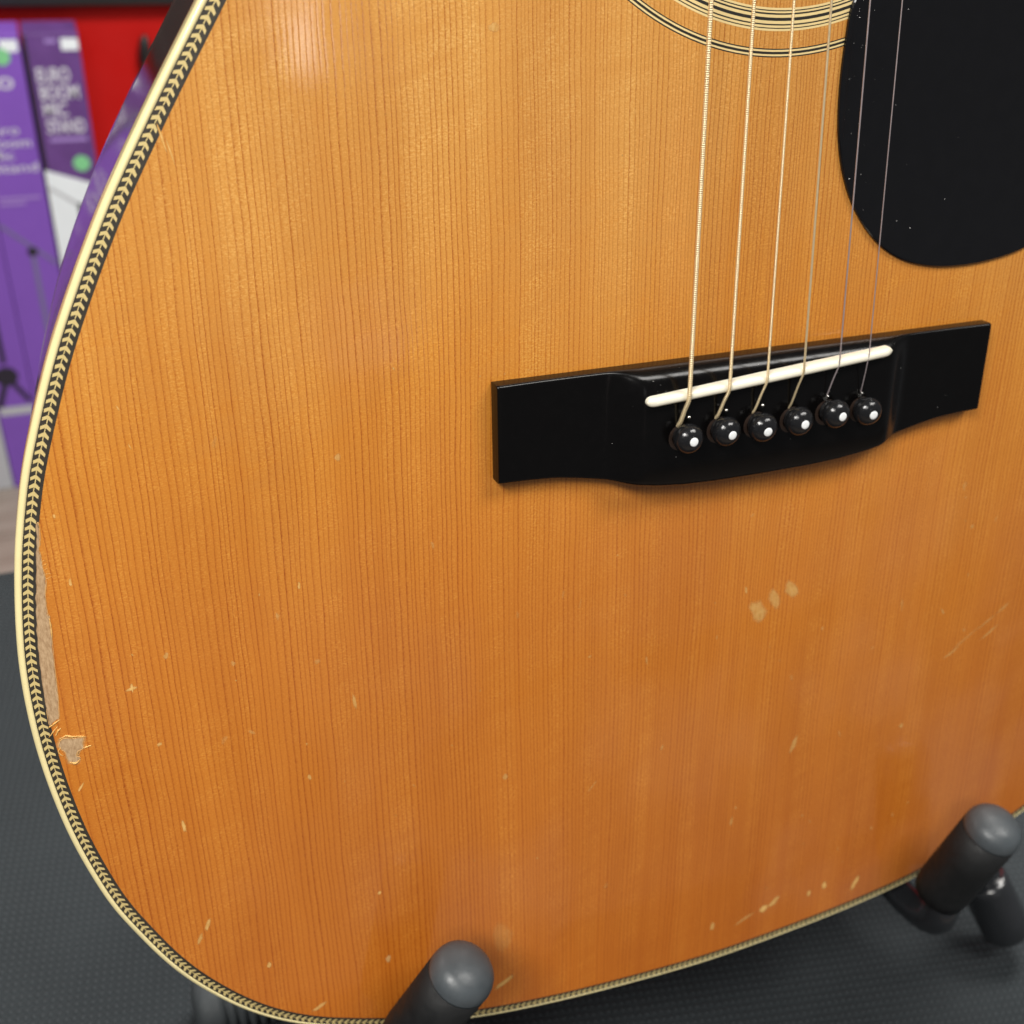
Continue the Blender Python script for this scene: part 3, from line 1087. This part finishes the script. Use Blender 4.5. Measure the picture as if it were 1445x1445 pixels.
edge_strip = [(-186.72, 11.81), (-186.23, 12.08), (-186.43, 8.22), (-187.17, 5.68), (-187.02, 3.86), (-187.18, 1.17), (-187.03, -2.51), (-187.83, -6.61), (-188.12, -10.86), (-187.8, -11.68), (-188.11, -15.42), (-188.97, -26.3), (-189.69, -35.13), (-190.33, -39.45), (-192.65, -41.0), (-192.62, -35.97), (-192.10, -25.55), (-191.20, -14.55), (-190.00, -6.53), (-189.15, -2.06), (-187.95, 4.95)]
patch('bare_edge_wear', edge_strip, 'bare_wood', 0.03, 0.22, 0.17, 5, 0.4)
chip = [(-191.19, -46.08), (-190.4, -45.42), (-189.49, -45.37), (-188.2, -45.85), (-186.87, -46.06), (-185.77, -46.35), (-186.1, -47.72), (-186.14, -48.74), (-186.47, -49.38), (-187.71, -49.93), (-188.22, -50.96), (-187.49, -51.46), (-187.49, -52.19), (-188.4, -52.83), (-189.28, -52.59), (-190.11, -52.06), (-190.35, -50.67), (-190.56, -49.15), (-191.12, -48.42), (-191.63, -47.41)]
cc = Vector((-188.6, -48.6, 0))
patch('chip_halo', [((p[0] - cc.x) * 1.28 + cc.x, (p[1] - cc.y) * 1.22 + cc.y) for p in chip], 'worn_lacquer', 0.02, 1.0, 0.2, 2)
patch('chip', chip, 'bare_wood', 0.04, 0.2, 0.08, 3, 0.6)


def ridge(pts, r, mat='pale_lacquer'):
    """sliver of lifted, whitened lacquer"""
    path = smooth_path([(p[0], p[1], 0.03) for p in pts], 4)
    n = len(path)
    q = [G(p.x + random.uniform(-.06, .06), p.y + random.uniform(-.06, .06), 0.02) for p in path]
    rad = [r * MM * (0.25 + 0.75 * math.sin(math.pi * (k + 0.5) / n)) * random.uniform(0.6, 1.2) for k in range(n)]
    o = tube('lacquer_sliver', q, rad, mat, sb, 6)
    at = o.data.attributes.new('fade', 'FLOAT', 'POINT')
    for d in at.data:
        d.value = 0.9
    return o


# broken lacquer rim round the bare areas
for a_ in range(0, 13, 2):
    ridge(edge_strip[a_:a_ + 4], 0.10, 'worn_lacquer')
for a_ in range(0, 20, 3):
    ridge([chip[q % 20] for q in range(a_, a_ + 5)], 0.10, 'worn_lacquer')
ridge([(-191.2, -45.3), (-189.6, -44.7), (-188.2, -45.3), (-186.4, -45.6), (-185.0, -46.2)], 0.28)
ridge([(-190.0, -52.4), (-189.2, -52.9), (-188.3, -53.0), (-187.4, -52.3)], 0.26)
ridge([(-186.3, -49.2), (-185.2, -49.0), (-184.3, -48.9)], 0.24)
ridge([(-193.0, -41.4), (-191.6, -40.6), (-190.2, -39.8)], 0.26)
ridge([(-193.4, -44.2), (-192.2, -42.8), (-190.9, -41.6)], 0.20)
ridge([(-191.9, -44.2), (-191.1, -42.9), (-190.3, -42.2)], 0.22)
ridge([(-191.2, -47.6), (-192.0, -49.0), (-191.0, -50.4)], 0.2)
ridge([(-188.0, -12.2), (-188.0, -14.5), (-188.2, -17.5)], 0.22)
for k in range(5):
    y = 2.6 - k * 1.15 + random.uniform(-.2, .2)
    ridge([(-187.1, y), (-186.6 + random.uniform(-.3, .3), y + 0.1), (-186.0 + random.uniform(-.4, .5), y + random.uniform(-.2, .4))], 0.06)

DINGS = [(-74.9, 113.1, 1.35, 1.1, 0, 'pale_lacquer', .55), (7.5, -51.1, 2.7, 4.6, 34, 'pale_lacquer', .50), (8.4, -52.6, 1.7, 2.4, 20, 'pale_lacquer', .35), (13.0, -48.1, 1.7, 4.3, 24, 'pale_lacquer', .48), (18.8, -45.8, 2.1, 3.7, 40, 'pale_lacquer', .52),
         (-188.6, -60.5, 0.30, 1.5, -35, 'pale_lacquer', .95), (-172.9, -35.2, 1.5, 0.5, 15, 'pale_lacquer', .8), (-172.6, -35.0, 0.4, 1.3, 0, 'pale_lacquer', .7), (-165.8, -79.7, 0.55, 1.9, 5, 'pale_lacquer', .75), (-129.5, -15.1, 0.35, 1.0, 0, 'pale_lacquer', .8), (-131.8, -73.5, 0.45, 1.0, 10, 'pale_lacquer', .55),
         (-117.2, 17.6, 0.85, 1.0, 0, 'pale_lacquer', .45), (-168.5, -52.8, 0.8, 0.5, 30, 'pale_lacquer', .6), (-163.8, -114.5, 0.7, 2.0, -20, 'pale_lacquer', .6), (-166.3, -118.5, 0.6, 1.9, -20, 'pale_lacquer', .5), (-115, -119.6, 0.5, 0.7, 0, 'pale_lacquer', .8), (-148.8, -134.9, 0.6, 1.1, 0, 'pale_lacquer', .6),
         (-113.9, -145.8, 0.9, 1.5, 0, 'worn_lacquer', .5), (-77.2, -150.4, 3.4, 6.5, 5, 'pale_lacquer', .17), (-76.6, -169.9, 3.4, 1.1, 30, 'pale_lacquer', .62), (-136, -156.7, 2.4, 0.7, 25, 'pale_lacquer', .55), (-117.9, -52.5, 0.55, 2.4, 5, 'pale_lacquer', .5), (25.8, -104.8, 1.0, 3.2, -15, 'pale_lacquer', .45), (-75.2, -89.3, 0.9, 1.2, 0, 'pale_lacquer', .45),
         (0.1, -173.8, 0.9, 1.7, 0, 'pale_lacquer', .5), (20.6, -173.0, 2.2, 1.6, 30, 'pale_lacquer', .7), (24.6, -171.4, 2.8, 1.2, 40, 'pale_lacquer', .6), (13.0, -175.0, 4.0, 0.7, 25, 'pale_lacquer', .35), (39.2, -172.3, 0.9, 1.4, 0, 'pale_lacquer', .6), (45.6, -170.8, 1.0, 1.6, 0, 'pale_lacquer', .85), (59.1, -174.4, 1.0, 3.6, -30, 'pale_lacquer', .9),
         (2.6, -43.1, 0.4, 1.4, 10, 'pale_lacquer', .5), (-182.0, -3.9, 0.35, 1.1, 0, 'pale_lacquer', .8), (-182.7, 13.2, 0.3, 0.5, 0, 'pale_lacquer', .8), (-165.5, 36.6, 0.15, 0.7, 20, 'pale_lacquer', .95), (-164.3, 27.3, 0.15, 0.8, 20, 'pale_lacquer', .9), (-148.6, 93.6, 0.25, 3.2, 12, 'pale_lacquer', .75), (-147.2, 90.6, 0.18, 2.6, 12, 'pale_lacquer', .8),
         (91.0, -79.2, 6.0, 0.6, 35, 'pale_lacquer', .22), (99.0, -74.5, 4.0, 0.55, 33, 'pale_lacquer', .30), (101, -79.0, 4.0, 0.45, 35, 'pale_lacquer', .45), (105, -70.5, 3.0, 0.7, 38, 'pale_lacquer', .32), (86, -83.5, 3.5, 0.5, 30, 'pale_lacquer', .4), (-30.0, -60.0, 0.3, 1.6, 8, 'pale_lacquer', .35), (-47, -101, 2.2, 0.25, 50, 'pale_lacquer', .4), (62, -60, 0.4, 2.4, 5, 'pale_lacquer', .3)]
for u, v, a, b, ang, m, amp in DINGS:
    blob('ding', u, v, a * 1.12, b * 1.12, ang, m, min(0.95, amp * 1.35))
for k in range(44):  # softer scuffs, mostly on the lower half
    u, v = random.uniform(-172, 105), random.uniform(-172, 40)
    if (abs(u) < 82 and -6 < v < 36) or (u / 190) ** 2 + ((v + 20) / 160) ** 2 > 0.88:
        continue
    blob('scuff', u, v, random.uniform(0.25, 0.8), random.uniform(0.5, 1.9), random.gauss(0, 22), 'pale_lacquer', random.uniform(0.22, 0.6), 0.3, 9)
for k in range(46):  # tiny nicks all over
    u, v = random.uniform(-178, 110), random.uniform(-165, 112)
    if abs(u) < 80 and -4 < v < 33 or (u > 15 and v > 45):
        continue
    if (u / 196) ** 2 + ((v + 20) / 165) ** 2 > 0.86:
        continue
    blob('nick', u, v, random.uniform(0.10, 0.28), random.uniform(0.15, 0.55), random.uniform(-30, 30), 'pale_lacquer', random.uniform(0.35, 0.8), 0.3, 7)

# ------------------------------------------------------------------ guitar stand
stand = empty('guitar_stand', (0, 0.02, 0))
tag(stand, 'black tubular guitar stand with rubber covered arms holding the guitar', 'stand')


def Wd(x, y, z):
    return Vector((x, y - 20, z)) * MM


def arm(tip, root, under, rear):
    path = smooth_path([Wd(*rear), Wd(*under), Wd(*root)], 10)
    tube('support_bar', path, 6.0 * MM, 'stand_paint', stand, 16)
    a, b = Wd(*root), Wd(*tip)
    d = (b - a).normalized()
    r_ = 9.7 * MM
    st_ = a - d * 5 * MM
    arm_o = tube('arm', [st_, a, a.lerp(b, 0.5), b - d * 3 * MM], [r_ * 0.96, r_, r_, r_], 'rubber', stand, 28)
    prof_ = [(9.72, -3.0), (9.72, -2.2), (9.55, -0.6), (9.0, 1.0), (7.8, 2.6), (6.0, 3.8), (3.6, 4.6), (1.0, 4.9)]
    lathe('arm_cap', [(p[0] * MM, p[1] * MM) for p in prof_], 'rubber_cap', arm_o, 28, d, b)


arm((94.5, -52.9, 141.6), (90.0, -48.2, 106.0), (89, -36, 82), (96, 120, 62))
arm((-97.4, -51.3, 149.1), (-110.5, -46.2, 115.0), (-110, -38, 84), (-92, 120, 70))
leg_r = smooth_path([(172, -26, 12), (160, -10, 40), (143, 12, 74), (112, 118, 72), (60, 172, 300), (14, 196, 520)], 10)
tube('leg', [Wd(*p) for p in leg_r], 8.5 * MM, 'stand_paint', stand, 18)
leg_l = smooth_path([(-118, 47, 15), (-104, 60, 26), (-98, 90, 48), (-96, 124, 80), (-56, 172, 300), (-14, 196, 520)], 10)
tube('leg', [Wd(*p) for p in leg_l], 8.5 * MM, 'stand_paint', stand, 18)
tube('crossbar', [Wd(-92, 122, 74), Wd(0, 124, 72), Wd(112, 120, 70)], 7.0 * MM, 'stand_paint', stand, 14)
tube('upright', [Wd(0, 196, 515), Wd(0, 215, 700), Wd(0, 250, 860)], 8.5 * MM, 'stand_paint', stand, 14)


def foot(name, end, inner, prof_, mat_='stand_paint'):
    a, b = Wd(*end), Wd(*inner)
    return lathe(name, [(p[0] * MM, p[1] * MM) for p in prof_], mat_, stand, 28, (b - a), a)


foot('foot', (173.2, -28.5, 11.6), (160, -10, 40), [(1, -3.0), (5, -2.6), (8.4, -1.2), (10.2, 1.2), (10.8, 4), (10.9, 10), (10.9, 26), (10.6, 30), (9.0, 30.6)])
rib = [(1, -1.5), (6, -1.3), (10.2, -0.3), (12.2, 1.4), (12.9, 3.6), (13.0, 6.0)]
h_ = 8.0
for k in range(11):
    rib += [(13.0, h_), (13.0, h_ + 2.0), (11.0, h_ + 2.4), (11.0, h_ + 3.4)]
    h_ += 3.8
rib += [(12.0, h_), (9.0, h_ + 0.5)]
foot('foot', (-171, 46, 13.2), (-118, 47, 14.5), rib, 'foot_rubber')

scene.render.engine = 'CYCLES'
scene.render.resolution_x = 1024
scene.render.resolution_y = 1024
